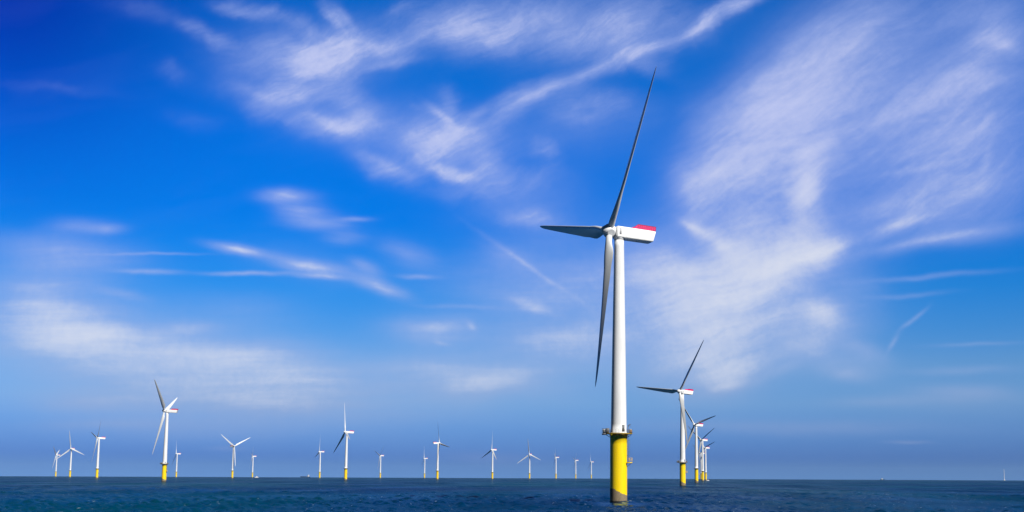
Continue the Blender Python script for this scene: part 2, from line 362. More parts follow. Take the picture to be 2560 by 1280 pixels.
# ================================================================== mesh helpers
def finish(name, bm, mats, sharp=35):
    for e in bm.edges:
        e.smooth = e.is_manifold and e.calc_face_angle(0) < math.radians(sharp)
    for f in bm.faces: f.smooth = True
    me = bpy.data.meshes.new(name); bm.to_mesh(me); bm.free()
    for m in (mats if isinstance(mats, (list, tuple)) else [mats]): me.materials.append(m)
    return me
def obj(name, me, parent=None, matrix=None):
    o = bpy.data.objects.new(name, me); COL.objects.link(o)
    if parent: o.parent = parent
    if matrix is not None: o.matrix_local = matrix
    return o
def quads(bm, rings, cap=True, mi=0, closed=True):
    n = len(rings[0]); vs = [[bm.verts.new(p) for p in r] for r in rings]
    for a, b in zip(vs, vs[1:]):
        for i in range(n if closed else n-1):
            f = bm.faces.new((a[i], a[(i+1) % n], b[(i+1) % n], b[i])); f.material_index = mi
    if cap:
        for r, rev in ((vs[0], True), (vs[-1], False)):
            f = bm.faces.new(r[::-1] if rev else r); f.material_index = mi
    return vs
def lathe(bm, prof, seg=48, mi=0, axis='z', off=(0, 0, 0), cap=True):
    rings = []
    for h, r in prof:
        ring = []
        for i in range(seg):
            t = 2*math.pi*i/seg; c, s_ = r*math.cos(t), r*math.sin(t)
            p = (c, s_, h) if axis == 'z' else (h, c, s_)
            ring.append((p[0]+off[0], p[1]+off[1], p[2]+off[2]))
        rings.append(ring)
    quads(bm, rings, cap, mi)
def box(bm, x0, x1, y0, y1, z0, z1, mi=0, bev=0.0, mat=None):
    b = bmesh.new()
    bmesh.ops.create_cube(b, size=1)
    for v in b.verts:
        v.co = Vector(((x0+x1)/2 + v.co.x*(x1-x0), (y0+y1)/2 + v.co.y*(y1-y0), (z0+z1)/2 + v.co.z*(z1-z0)))
    if bev: bmesh.ops.bevel(b, geom=b.edges[:], offset=bev, segments=2, affect='EDGES')
    merge(bm, b, mi, mat)
def merge(bm, b, mi=0, mat=None):
    mp = {}
    for v in b.verts:
        mp[v] = bm.verts.new(mat @ v.co if mat else v.co)
    for f in b.faces:
        g = bm.faces.new([mp[v] for v in f.verts]); g.material_index = mi
    b.free()
def bar(bm, p, q, r=.05, seg=6, mi=0):
    p, q = Vector(p), Vector(q); d = (q-p).normalized()
    a = d.orthogonal().normalized(); b = d.cross(a)
    ring = lambda c: [c + a*(r*math.cos(2*math.pi*i/seg)) + b*(r*math.sin(2*math.pi*i/seg)) for i in range(seg)]
    quads(bm, [ring(p), ring(q)], True, mi)
def arc_bar(bm, R, z, r, a0, a1, n, mi=0):
    pts = [(R*math.cos(a0+(a1-a0)*i/n), R*math.sin(a0+(a1-a0)*i/n), z) for i in range(n+1)]
    for p, q in zip(pts, pts[1:]): bar(bm, p, q, r, 5, mi)

# ================================================================== wind turbine parts
HUB_Z, OVER, TILT = 86.5, 3.4, math.radians(6)
Z_PLAT = 21.4

def me_foundation():
    bm = bmesh.new()
    lathe(bm, [(-6, 2.70), (0, 2.70), (6, 2.70), (12, 2.70), (18, 2.70), (20.7, 2.70), (20.72, 2.85), (20.98, 2.85), (21.0, 2.70), (21.2, 2.70)], 64)
    return finish('foundation', bm, M_PILE)
def me_tower():
    bm = bmesh.new(); H0, H1 = Z_PLAT+.22, HUB_Z-2.35
    prof = [(H0, 2.62), (H0+.25, 2.62), (H0+.26, 2.52)]
    for k in range(1, 25):
        t = k/24; h = H0+.3+(H1-H0-.3)*t; r = 2.52+(1.55-2.52)*(t**1.08)
        prof.append((h, r))
    lathe(bm, prof, 64)
    return finish('tower', bm, M_WHITE)
def me_door():
    bm = bmesh.new()
    # curved leaf standing just proud of the tower wall, facing the camera side
    n = 8; a0, a1 = math.radians(-66), math.radians(-46)
    ring = lambda z, R: [(R*math.cos(a0+(a1-a0)*i/n), R*math.sin(a0+(a1-a0)*i/n), z) for i in range(n+1)]
    z0, z1 = Z_PLAT+.75, Z_PLAT+2.75
    loop = lambda z: ring(z, 2.60) + ring(z, 2.45)[::-1]
    quads(bm, [loop(z0), loop(z1)], True)
    return finish('door', bm, M_STEEL)
R_DECK = 4.35
def me_platform():
    bm = bmesh.new()
    # round grating deck with a toe plate and brackets below
    ring = lambda R, z: [(R*math.cos(2*math.pi*i/48), R*math.sin(2*math.pi*i/48), z) for i in range(48)]
    quads(bm, [ring(2.86, Z_PLAT-.06), ring(R_DECK, Z_PLAT-.06), ring(R_DECK, Z_PLAT+.15), ring(2.75, Z_PLAT+.15), ring(2.75, Z_PLAT-.05)], False)
    for i in range(12):
        a = 2*math.pi*(i+.5)/12; c, s_ = math.cos(a), math.sin(a)
        bar(bm, (2.72*c, 2.72*s_, Z_PLAT-1.1), (R_DECK*.95*c, R_DECK*.95*s_, Z_PLAT-.25), .07)
    # wider laydown bay on the west side
    box(bm, -5.3, -3.9, -1.9, 1.9, Z_PLAT-.28, Z_PLAT+.1, 1)
    return finish('platform', bm, [M_DECK, M_STEEL])
def me_railing():
    bm = bmesh.new(); n = 28
    for i in range(n):
        a = 2*math.pi*i/n; c, s_ = R_DECK*.985*math.cos(a), R_DECK*.985*math.sin(a)
        bar(bm, (c, s_, Z_PLAT+.15), (c, s_, Z_PLAT+1.35), .035, 5)
    for h in (.55, .95, 1.35): arc_bar(bm, R_DECK*.985, Z_PLAT+h, .03, 0, 2*math.pi, 48)
    for y in (-1.85, -.6, .6, 1.85): bar(bm, (-5.25, y, Z_PLAT+.1), (-5.25, y, Z_PLAT+1.6), .05, 5)
    for h in (.6, 1.1, 1.6): bar(bm, (-5.25, -1.85, Z_PLAT+h), (-5.25, 1.85, Z_PLAT+h), .04, 5)
    for y in (-1.85, 1.85):
        for h in (.6, 1.1, 1.6): bar(bm, (-5.25, y, Z_PLAT+h), (-4.0, y, Z_PLAT+h), .04, 5)
    return finish('railing', bm, M_STEEL)
def me_cabinet():
    bm = bmesh.new()
    box(bm, -4.15, -2.95, -1.3, .9, Z_PLAT+.16, Z_PLAT+1.75, 0, .04)
    box(bm, -5.0, -4.3, -1.2, -.2, Z_PLAT+.16, Z_PLAT+1.2, 0, .04)
    box(bm, -5.05, -4.25, -1.25, -.15, Z_PLAT+1.2, Z_PLAT+1.42, 1, .03)
    return finish('cabinet', bm, [M_STEEL, M_CABW])
def me_crate():
    bm = bmesh.new()
    box(bm, 3.35, 4.15, -1.2, -.1, Z_PLAT+.16, Z_PLAT+1.25, 0, .05)
    box(bm, 3.45, 4.05, -1.1, -.2, Z_PLAT+1.25, Z_PLAT+1.5, 1, .03)
    return finish('equipment_box', bm, [M_RUST, M_CABW])
def me_davit():
    bm = bmesh.new()
    bar(bm, (2.95, -.9, Z_PLAT+.15), (2.95, -.9, Z_PLAT+2.7), .11, 8)
    bar(bm, (2.95, -.9, Z_PLAT+2.65), (3.7, -1.5, Z_PLAT+3.0), .09, 8)
    bar(bm, (2.95, -.9, Z_PLAT+1.9), (3.35, -1.22, Z_PLAT+2.8), .05, 6)
    bar(bm, (3.66, -1.47, Z_PLAT+2.95), (3.66, -1.47, Z_PLAT+2.2), .03, 5)
    return finish('davit_crane', bm, M_STEEL)
LX, LY = 2.96, -.9           # ladder line on the east flank
def me_ladder():
    bm = bmesh.new()
    for y in (LY-.25, LY+.25): bar(bm, (LX, y, 12.6), (LX, y, Z_PLAT-.22), .06, 6)
    z = 12.9
    while z < Z_PLAT-.3: bar(bm, (LX, LY-.25, z), (LX, LY+.25, z), .03, 5); z += .35
    for z in (14.5, 16.7, 18.9): bar(bm, (LX, LY, z), (2.4, LY*.9, z), .05, 5)
    # safety cage hoops
    for z in (14.6, 15.8, 17.0, 18.2, 19.4):
        pts = [(LX+.02+.55*math.sin(t), LY+.4*math.cos(t), z) for t in [math.pi*i/6 for i in range(7)]]
        for p, q in zip(pts, pts[1:]): bar(bm, p, q, .03, 5)
    bar(bm, (LX+.56, LY, 14.6), (LX+.56, LY, 19.4), .03, 5)
    return finish('ladder', bm, M_STEEL)
def me_rest():
    bm = bmesh.new()
    box(bm, 2.55, 4.25, LY-.9, LY+.9, 12.2, 12.52, 0, .03)
    for p in ((4.2, LY-.85), (4.2, LY+.85), (3.3, LY-.85), (3.3, LY+.85)): bar(bm, (*p, 12.5), (*p, 13.85), .05, 6)
    for h in (12.95, 13.4, 13.85):
        bar(bm, (4.2, LY-.85, h), (4.2, LY+.85, h), .04, 5)
        for y in (LY-.85, LY+.85): bar(bm, (3.1, y, h), (4.2, y, h), .04, 5)
    bar(bm, (2.5, LY, 11.0), (4.0, LY, 12.2), .07, 6)
    return finish('rest_platform', bm, M_YEL)

TM = Matrix.Translation((OVER, 0, HUB_Z)) @ Matrix.Rotation(-TILT, 4, 'Y')   # rotor shaft frame: +X upwind, tilted up
TN = Matrix.Translation((OVER, 0, HUB_Z)) @ Matrix.Rotation(-math.radians(2.2), 4, 'Y')   # nacelle cover, nearly level
def me_nacelle():
    bm = bmesh.new()
    # box with softened edges, lower corners chamfered, back leaning out over the bottom
    def sec(x, hw, zt, zb, ch):
        r = .28
        return [(x, -hw, zt-r), (x, -hw+r*.3, zt-r*.3), (x, -hw+r, zt), (x, hw-r, zt), (x, hw-r*.3, zt-r*.3), (x, hw, zt-r),
                (x, hw, zb+ch), (x, hw-.1, zb+ch*.35), (x, hw-ch, zb), (x, -hw+ch, zb), (x, -hw+.1, zb+ch*.35), (x, -hw, zb+ch)]
    rings = [sec(-1.75, 1.55, 1.35, -1.75, .5), sec(-2.0, 1.85, 1.55, -1.95, .35), sec(-2.15, 1.95, 1.62, -2.02, .3), sec(-9, 1.98, 1.62, -2.02, .3), sec(-14.4, 1.95, 1.62, -2.02, .3)]
    last = [(p[0] - (.95*(p[2]+2.02)/3.64), p[1], p[2]) for p in sec(-14.75, 1.88, 1.56, -1.95, .3)]
    rings.append(last)
    quads(bm, [r[::-1] for r in rings], True)
    for x in (-5.2, -9.4):            # cover joints
        for s_ in (-1, 1): box(bm, x-.05, x+.05, min(s_*1.955, s_*2.0), max(s_*1.955, s_*2.0), -1.7, 1.3)
    box(bm, -3.0, -2.6, -.3, .3, 1.58, 1.95, 0, .05)      # wind sensor stand
    # roof hatch and yaw skirt under the floor
    box(bm, -6.6, -4.2, -.9, .9, 1.6, 1.8, 0, .05)
    bmesh.ops.recalc_face_normals(bm, faces=bm.faces[:])
    bm.transform(TN)
    lathe(bm, [(HUB_Z-2.75, 1.60), (HUB_Z-2.3, 1.72), (HUB_Z-1.6, 1.72)], 40)
    return finish('nacelle', bm, M_NAC, 25)
def me_louvre(side):
    bm = bmesh.new()
    for s_ in (side,):
        y = 1.965
        box(bm, -3.45, -2.75, min(s_*y, s_*(y+.03)), max(s_*y, s_*(y+.03)), -1.0, 1.05, 0)
        for k in range(7):
            z = -.85+k*.28
            box(bm, -3.4, -2.8, min(s_*(y+.025), s_*(y+.06)), max(s_*(y+.025), s_*(y+.06)), z, z+.07, 0)
    bm.transform(TN)
    return finish('side_louvre', bm, M_GREY)
def me_seam():
    bm = bmesh.new()   # dark ring where the spinner meets the nacelle
    lathe(bm, [(-1.80, 1.50), (-1.80, 1.62), (-1.60, 1.62), (-1.60, 1.50)], 40, axis='x')
    bm.transform(TN)
    return finish('shaft_seal', bm, M_DARK)
def me_hoist():
    """red fenced helicopter hoist deck on the rear roof: panels, with the front end sloping up"""
    bm = bmesh.new(); x0, x1, xs, w, zb, zt = -7.6, -15.55, -9.2, 1.9, 1.66, 3.02; t = .05
    def wall(pts, n):
        n = Vector(n)*t
        a = [Vector(p) for p in pts]
        quads(bm, [[p for p in a], [p+n for p in a]], True, 0)
    for s_ in (-1, 1):
        y = s_*w
        wall([(xs, y, zb), (x1, y, zb), (x1, y, zt), (xs, y, zt)], (0, -s_, 0))
        wall([(x0, y, zb), (xs+.04, y, zb), (xs+.04, y, zt)], (0, -s_, 0))
        k = 9
        for i in range(k+1):
            x = xs+(x1-xs)*i/k
            box(bm, x-.06, x+.06, min(y, y+s_*.07), max(y, y+s_*.07), zb, zt+.04, 1)
        box(bm, min(x1, xs), max(x1, xs), min(y, y+s_*.05), max(y, y+s_*.05), zt-.05, zt+.06, 1)
    wall([(x1, -w+.06, zb), (x1, w-.06, zb), (x1, w-.06, zt), (x1, -w+.06, zt)], (1, 0, 0))
    bar(bm, (x0, -w, zb+.1), (xs, -w, zt), .05, 5, 1); bar(bm, (x0, w, zb+.1), (xs, w, zt), .05, 5, 1)
    for y in (-.95, 0, .95): box(bm, x1-.07, x1-.005, y-.06, y+.06, zb, zt, 1)
    bmesh.ops.recalc_face_normals(bm, faces=bm.faces[:])
    bm.transform(TN)
    return finish('hoist_deck_fence', bm, [M_RED, M_DRED])
def me_hub():
    bm = bmesh.new()
    lathe(bm, [(-1.6, 1.45), (-1.55, 1.72), (-1.2, 1.9), (-.4, 1.98), (.4, 1.98), (1.2, 1.86), (1.9, 1.5), (2.5, 1.0), (2.85, .5), (2.95, .12)], 40, axis='x')
    for k in range(3):
        b = bmesh.new()
        lathe(b, [(.9, 1.34), (1.95, 1.34), (2.02, 1.28), (2.02, 1.0)], 32)
        merge(bm, b, 0, Matrix.Rotation(2*math.pi*k/3, 4, 'X'))
    return finish('hub', bm, M_WHITE, 40)

R_TIP = 54.3
def me_blade():
    """span along +Z, leading edge +Y, upwind +X; twisted, tapered, bent forward"""
    #      z     chord  t/c   twist(deg) roundness  le fraction
    S = [(2.06, 2.06, 1.0, 22, 1, .5), (2.9, 2.08, 1.0, 22, 1, .5), (4.2, 2.3, .86, 22, .85, .48), (5.8, 2.95, .62, 21, .5, .42), (7.6, 3.75, .45, 19, .2, .36),
         (9.3, 4.25, .36, 17, .05, .33), (11.2, 4.2, .31, 15, 0, .32), (14, 3.75, .27, 12.3, 0, .31), (18, 3.69, .245, 9.5, 0, .30), (23, 3.25, .22, 7, 0, .30),
         (29, 2.86, .20, 4.8, 0, .30), (35, 2.42, .19, 3.2, 0, .30), (41, 1.98, .18, 2, 0, .30), (46.5, 1.56, .18, 1, 0, .30), (50.5, 1.21, .18, .4, 0, .30),
         (52.8, .8, .18, .1, 0, .32), (53.8, .40, .2, 0, 0, .38), (54.2, .20, .25, 0, .3, .5), (54.3, .06, .4, 0, .5, .5)]
    PITCH0 = 0.0
    n = 14
    bm = bmesh.new(); rings = []
    for z, c, tc_, tw, rd, le in S:
        b = math.radians(tw*.8+PITCH0); e = Vector((math.sin(b), math.cos(b), 0)); ns = Vector((-math.cos(b), math.sin(b), 0))
        xo = math.tan(math.radians(5.6))*z + .6*(max(0, z-2)/52.3)**2
        ring = []
        for i in range(2*n):
            th = math.pi*i/n                       # 0 = trailing edge, pi = leading edge
            xc = .5*(1+math.cos(th))               # 0 at leading edge
            side = 1 if th < math.pi else -1
            th_naca = 5*tc_*(.2969*math.sqrt(xc)-.126*xc-.3516*xc*xc+.2843*xc**3-.1036*xc**4)
            camber = .035*(1-rd)*math.sin(math.pi*xc)
            th_round = .5*tc_*abs(math.sin(th))
            t = side*(th_naca*(1-rd)+th_round*rd) + camber
            q = e*((le-xc)*c) + ns*(t*c)
            ring.append((q.x+xo, q.y, z))
        rings.append(ring)
    quads(bm, rings, True)
    bmesh.ops.recalc_face_normals(bm, faces=bm.faces[:])
    # dark receptor / drain patches near the leading edge, upwind face
    for z in (13.5, 22.5, 31.5):
        k = min(range(len(S)-1), key=lambda i: abs((S[i][0]+S[i+1][0])/2-z))
        f = (z-S[k][0])/(S[k+1][0]-S[k][0])
        P = lambda i: Vector(rings[k][i]).lerp(Vector(rings[k+1][i]), f)
        i = n+4; p = P(i); nx = (P(i+1)-P(i-1)).cross(Vector((0, 0, 1))).normalized()
        if nx.x < 0: nx = -nx
        b = bmesh.new(); bmesh.ops.create_uvsphere(b, u_segments=10, v_segments=6, radius=.16)
        merge(bm, b, 1, Matrix.Translation(p) @ Matrix.Scale(.25, 4, nx))
    bmesh.ops.scale(bm, vec=(1, 1, 1.02), verts=bm.verts[:]); return finish('blade', bm, [M_BLADE, M_DARK], 40)
def blade_matrix(theta):
    d = Vector((0, 0, 1))*math.cos(theta) + Vector((0, -1, 0))*0
    # shaft frame: X upwind, Z up; blades turn clockwise as seen by the wind
    X = Vector((1, 0, 0)); r = Vector((0, 0, 1)).cross(X)       # z x x = y
    d = Vector((0, 0, 1))*math.cos(theta) + r*math.sin(theta)
    Y = d.cross(X)
    return TM @ Matrix(((X.x, Y.x, d.x, 0), (X.y, Y.y, d.y, 0), (X.z, Y.z, d.z, 0), (0, 0, 0, 1)))

ME = dict(foundation=me_foundation(), tower=me_tower(), door=me_door(), platform=me_platform(), railing=me_railing(),
          cabinet=me_cabinet(), equipment_box=me_crate(), davit_crane=me_davit(), ladder=me_ladder(), rest_platform=me_rest(),
          nacelle=me_nacelle(), side_louvre=me_louvre(1), far_louvre=me_louvre(-1), shaft_seal=me_seam(), hoist_deck_fence=me_hoist(), hub=me_hub(), blade=me_blade())

def drop(x, y): return -(x*x+y*y)/(2*RE)
GROUP = 'white wind turbines on yellow foundations'
def turbine(x, y, psi, theta, label, pitch=8):
    root = bpy.data.objects.new('wind_turbine', None); COL.objects.link(root)
    root.location = (x, y, drop(x, y)); root.empty_display_size = 5
    root['label'] = label; root['category'] = 'wind turbine'; root['group'] = GROUP
    near = math.hypot(x, y) < 1400
    f = obj('foundation', ME['foundation'], root)
    obj('rest_platform', ME['rest_platform'], f)
    if near: obj('ladder', ME['ladder'], f)
    p = obj('platform', ME['platform'], root)
    if near:
        for k in ('railing', 'cabinet', 'equipment_box', 'davit_crane'): obj(k, ME[k], p)
    t = obj('tower', ME['tower'], root)
    if near: obj('door', ME['door'], t)
    R = Matrix.Rotation(math.radians(psi), 4, 'Z')
    n = obj('nacelle', ME['nacelle'], root, R)
    obj('hoist_deck_fence', ME['hoist_deck_fence'], n)
    if near:
        obj('side_louvre', ME['side_louvre'], n); obj('side_louvre', ME['far_louvre'], n); obj('shaft_seal', ME['shaft_seal'], n)
    obj('hub', ME['hub'], root, R @ TM)
    for k in range(3):
        obj('blade', ME['blade'], root, R @ blade_matrix(math.radians(theta+120*k)) @ Matrix.Rotation(-math.radians(pitch), 4, 'Z'))
    return root

TURBINES = [   # x, y, direction the rotor faces, rotor angle, label
    (6, 329, 203, 43.5, 'nearest and by far the largest white turbine, brown growth at its yellow foot', 3),
    (76, 956, 219, 38, 'second largest turbine, first of the row receding behind the nearest one, left blade level'),
    (145, 1565, 215, 80, 'second turbine of the receding row on the right, one blade stretched to the right'),
    (217, 2199, 212, 66, 'third turbine of the receding row on the right, thin blades in a V'),
    (282, 2777, 210, 76, 'fourth and rightmost turbine of the receding row, above a tiny white boat'),
    (329, 3386, 205, 64, 'faint turbine almost hidden behind the thin tower of the receding row'),
    (-532, 1279, 185, 56, 'largest turbine in the left third, red-fenced nacelle, one dark blade raised to the left', 52),
    (-1542, 3813, 208, 100, 'small turbine just right of the largest left one, blades barely seen'),
    (-990, 2822, 327, 64, 'turbine facing the viewer with two blades raised in a wide V'),
    (-1408, 4246, 204, 48, 'small turbine beside the little white boat on the horizon'),
    (-910, 3403, 203, 10, 'small turbine between the distant cargo ship and a taller turbine, one blade straight up'),
    (-455, 1876, 210, 110, 'mid sized turbine with a white blade straight up and a dark blade down left', 32),
    (-838, 4000, 212, 52, 'small turbine right of the one with an upright white blade, blades in a Y'),
    (-764, 4569, 193, 108, 'tiny turbine close to the left of the one whose nacelle points left'),
    (-384, 2479, 28, 19, 'turbine whose nacelle points left while all others point right'),
    (-314, 3066, 214, 6, 'turbine with a white blade up and two blades spread downward like a tripod', 26),
    (-246, 3677, 246, 114, 'small turbine facing the viewer, blades as an upside down Y, right of the tripod one'),
    (-175, 4203, 186, 54, 'small turbine with one blade hanging down left, left of the two tiniest'),
    (-112, 4929, 193, 50, 'tiny turbine looking like a bare T, blades hidden along its tower'),
    (-42, 5371, 188, 92, 'tiniest turbine, next left of the largest one, single white blade up'),
    (-2158, 4154, 193, 58, 'leftmost turbine of the whole farm, small and pale', 50),
    (-1594, 3151, 261, 112, 'second turbine from the left edge, facing the viewer with thin spread blades'),
    (-1073, 2235, 216, 46, 'third turbine from the left edge, taller, nacelle pointing right with two blades up'),
]
for a in TURBINES: turbine(*a)

# ================================================================== sea
SEA_MIRROR = .17
def sea():
    r = [0.0, 20, 45, 70, 90, 105]
    r += list(np.arange(112, 150, 2.0)) + list(np.arange(150, 330, .5)) + list(np.arange(330, 520, .85))
    x = r[-1]; d = .85
    while x < 13500:
        d = max(.85, .0042*x) if x < 1500 else .02*x
        x += d; r.append(x)
    r = np.array(r)
    half = math.radians(35)
    front = np.linspace(-half, half, 820)
    rest = np.linspace(half, 2*math.pi-half, 110)[1:-1]
    a = np.concatenate([front, rest]); nr, na = len(r), len(a)
    R, A = np.meshgrid(r, a, indexing='ij')
    X = R*np.sin(A); Y = R*np.cos(A)
    Z = -(X*X+Y*Y)/(2*RE)
    dr = np.gradient(r)[:, None]*np.ones_like(R); da = np.where(np.abs(A) <= half, front[1]-front[0], .05)*R
    step = np.maximum(dr, da*1.0)
    nw = 64
    lam = np.exp(rng.uniform(math.log(1.6), math.log(15), nw)); k = 2*np.pi/lam
    th = math.radians(20) + rng.normal(0, math.radians(42), nw)
    ph = rng.uniform(0, 2*np.pi, nw)
    amp = .0100*lam**.98 * rng.uniform(.6, 1.4, nw)
    H = np.zeros_like(R)
    for i in range(nw):
        att = np.clip((lam[i]/step-2.2)/2.0, 0, 1)
        if att.max() <= 0: continue
        p = k[i]*(X*math.cos(th[i])+Y*math.sin(th[i]))+ph[i]
        s = np.sin(p)
        H += amp[i]*att*(s + .22*np.cos(2*p))
    gust = .8+.35*np.sin(X/61+1.3*np.sin(Y/97))*np.sin(Y/83+.7)
    calm = 1-.6*np.exp(-(((X-6)/8)**2+((Y-306)/20)**2))      # waves flattened before the nearest pile so its reflection shows
    Z = Z + H*gust*calm*(R > 60)
    me = bpy.data.meshes.new('sea')
    nv = nr*na
    co = np.stack([X, Y, Z], -1).reshape(-1, 3).astype(np.float32)
    idx = np.arange(nv).reshape(nr, na)
    i0 = idx[:-1, :]; i1 = idx[1:, :]
    j = np.roll(np.arange(na), -1)
    q = np.stack([i0, i1, i1[:, j], i0[:, j]], -1).reshape(-1, 4)
    me.vertices.add(nv); me.vertices.foreach_set('co', co.ravel())
    me.loops.add(q.size); me.loops.foreach_set('vertex_index', q.ravel().astype(np.int32))
    me.polygons.add(len(q)); me.polygons.foreach_set('loop_start', np.arange(0, q.size, 4, dtype=np.int32))
    me.update(calc_edges=True); me.validate()
    me.polygons.foreach_set('use_smooth', np.ones(len(me.polygons), bool))
    m = bpy.data.materials.new('sea_water'); m.use_nodes = True
    t = m.node_tree; N, L = t.nodes, t.links; N.clear()
    c = N.new('ShaderNodeTexCoord')
    def nz(scale, st, det):
        mp = N.new('ShaderNodeMapping'); mp.inputs['Scale'].default_value = st; mp.inputs['Rotation'].default_value = (0, 0, .35)
        L.new(c.outputs['Object'], mp.inputs[0])
        n = N.new('ShaderNodeTexNoise'); n.inputs['Scale'].default_value = scale; n.inputs['Detail'].default_value = det
        L.new(mp.outputs[0], n.inputs[0]); return n.outputs[0]
    b1 = N.new('ShaderNodeBump'); b1.inputs['Strength'].default_value = .6; b1.inputs['Distance'].default_value = .35
    L.new(nz(.7, (1, .8, 1), 5), b1.inputs['Height'])
    b2 = N.new('ShaderNodeBump'); b2.inputs['Strength'].default_value = .6; b2.inputs['Distance'].default_value = 1.6
    L.new(nz(.11, (1, .7, 1), 3), b2.inputs['Height']); L.new(b2.outputs[0], b1.inputs['Normal'])
    # light scattered back out of the water, drifting between bluer and greener patches
    dr_ = N.new('ShaderNodeValToRGB'); L.new(nz(.0045, (1, .6, 1), 3), dr_.inputs[0])
    dr_.color_ramp.elements[0].position = .36; dr_.color_ramp.elements[0].color = (.0, .013, .066, 1)
    dr_.color_ramp.elements[1].position = .62; dr_.color_ramp.elements[1].color = (.0, .037, .074, 1)
    df = N.new('ShaderNodeBsdfDiffuse'); L.new(dr_.outputs[0], df.inputs['Color']); L.new(b1.outputs[0], df.inputs['Normal'])
    gl = N.new('ShaderNodeBsdfGlossy'); gl.inputs['Roughness'].default_value = .12; gl.inputs['Color'].default_value = (.56, .76, .90, 1)
    L.new(b1.outputs[0], gl.inputs['Normal'])
    # choppy water never mirrors the way a flat sheet does at a low angle: its facets tilt and hide one another
    fr = N.new('ShaderNodeFresnel'); fr.inputs['IOR'].default_value = 1.333; L.new(b1.outputs[0], fr.inputs['Normal'])
    gu = N.new('ShaderNodeMapRange'); L.new(nz(.021, (1, .30, 1), 4), gu.inputs[0])          # gusts roughen the water in drifting patches
    for i, v in zip((1, 2, 3, 4), (.36, .66, SEA_MIRROR*.45, SEA_MIRROR*1.6)): gu.inputs[i].default_value = v
    mn = N.new('ShaderNodeMath'); mn.operation = 'MINIMUM'; L.new(gu.outputs[0], mn.inputs[1]); L.new(fr.outputs[0], mn.inputs[0])
    lm = N.new('ShaderNodeMapping'); lm.vector_type = 'TEXTURE'; lm.inputs['Location'].default_value = (6, 304, 0); lm.inputs['Scale'].default_value = (9, 34, 9)  # patch with less ripple and added mirroring, to strengthen the pile's reflection
    L.new(c.outputs['Object'], lm.inputs[0])
    lg = N.new('ShaderNodeTexGradient'); lg.gradient_type = 'SPHERICAL'; L.new(lm.outputs[0], lg.inputs[0])
    ls = N.new('ShaderNodeMath'); ls.operation = 'MULTIPLY_ADD'; L.new(lg.outputs[1], ls.inputs[0]); ls.inputs[1].default_value = -.5; ls.inputs[2].default_value = .6
    L.new(ls.outputs[0], b1.inputs['Strength'])
    lc = N.new('ShaderNodeMath'); lc.operation = 'MULTIPLY_ADD'; L.new(lg.outputs[1], lc.inputs[0]); lc.inputs[1].default_value = .35; L.new(gu.outputs[0], lc.inputs[2])
    L.new(lc.outputs[0], mn.inputs[1])
    # lace of foam where the nearest pile stirs the water, trailing down the tide to the east
    fm = N.new('ShaderNodeMapping'); fm.vector_type = 'TEXTURE'; fm.inputs['Location'].default_value = (12, 331, 0); fm.inputs['Scale'].default_value = (15, 11, 8)
    L.new(c.outputs['Object'], fm.inputs[0])
    gd = N.new('ShaderNodeTexGradient'); gd.gradient_type = 'QUADRATIC_SPHERE'; L.new(fm.outputs[0], gd.inputs[0])
    fa = N.new('ShaderNodeMath'); fa.operation = 'MULTIPLY_ADD'; L.new(gd.outputs[1], fa.inputs[0]); fa.inputs[1].default_value = .32; L.new(nz(.9, (1, .55, 1), 6), fa.inputs[2])
    fs = N.new('ShaderNodeMapRange'); L.new(fa.outputs[0], fs.inputs[0])
    for i, v in zip((1, 2, 3, 4), (.66, .80, 0, .55)): fs.inputs[i].default_value = v
    fo = N.new('ShaderNodeBsdfDiffuse'); fo.inputs['Color'].default_value = (.34, .42, .46, 1)
    mx = N.new('ShaderNodeMixShader'); L.new(mn.outputs[0], mx.inputs[0]); L.new(df.outputs[0], mx.inputs[1]); L.new(gl.outputs[0], mx.inputs[2])
    m2 = N.new('ShaderNodeMixShader'); L.new(fs.outputs[0], m2.inputs[0]); L.new(mx.outputs[0], m2.inputs[1]); L.new(fo.outputs[0], m2.inputs[2])
    ou = N.new('ShaderNodeOutputMaterial'); L.new(m2.outputs[0], ou.inputs[0])
    me.materials.append(m)
    o = bpy.data.objects.new('sea', me); COL.objects.link(o); o['kind'] = 'structure'
    return o
sea()

# ================================================================== ships and boats
M_NAVY, _, _ = new_mat('dark_blue_hull', (.02, .06, .16), .5)
M_HULLG, _, _ = new_mat('dark_green_blue_hull', (.015, .05, .08), .5)
M_SHIPW, _, _ = new_mat('ship_white', (.75, .74, .74), .45)
M_ORNG, _, _ = new_mat('orange_hull', (.55, .12, .02), .5)
M_GLASS, _, _ = new_mat('dark_glass', (.02, .03, .04), .15)
def hull(bm, L, B, D, T=1.5, sheer=.25, mi=0):
    rings = []
    for i in range(13):
        t = i/12; x = -L/2+L*t
        w = B/2*(1-max(0, (t-.68)/.32)**2.0*.97)*(.86+.14*min(1, t/.12))
        zt = D*(1+sheer*max(0, (t-.6)/.4)**2); rk = .0
        xb = x-L*.03*max(0, (t-.7)/.3)
        rings.append([(x, -w, zt), (xb, -w*.92, 0), (xb, -w*.75, -T), (xb, w*.75, -T), (xb, w*.92, 0), (x, w, zt)])
    quads(bm, rings, True, mi)
    bmesh.ops.recalc_face_normals(bm, faces=bm.faces[:])
def vessel(name, label, cat, px, Y, rz, parts):
    """px: the column of the photo at which it lies; Y: distance"""
    X = uv(px, 1190)[0]*Y
    root = bpy.data.objects.new(name, None); COL.objects.link(root)
    root.location = (X, Y, drop(X, Y)); root.rotation_euler = (0, 0, rz)
    root['label'] = label; root['category'] = cat
    for nm, bm, m in parts: obj(nm, finish(nm, bm, m), root)
    return root
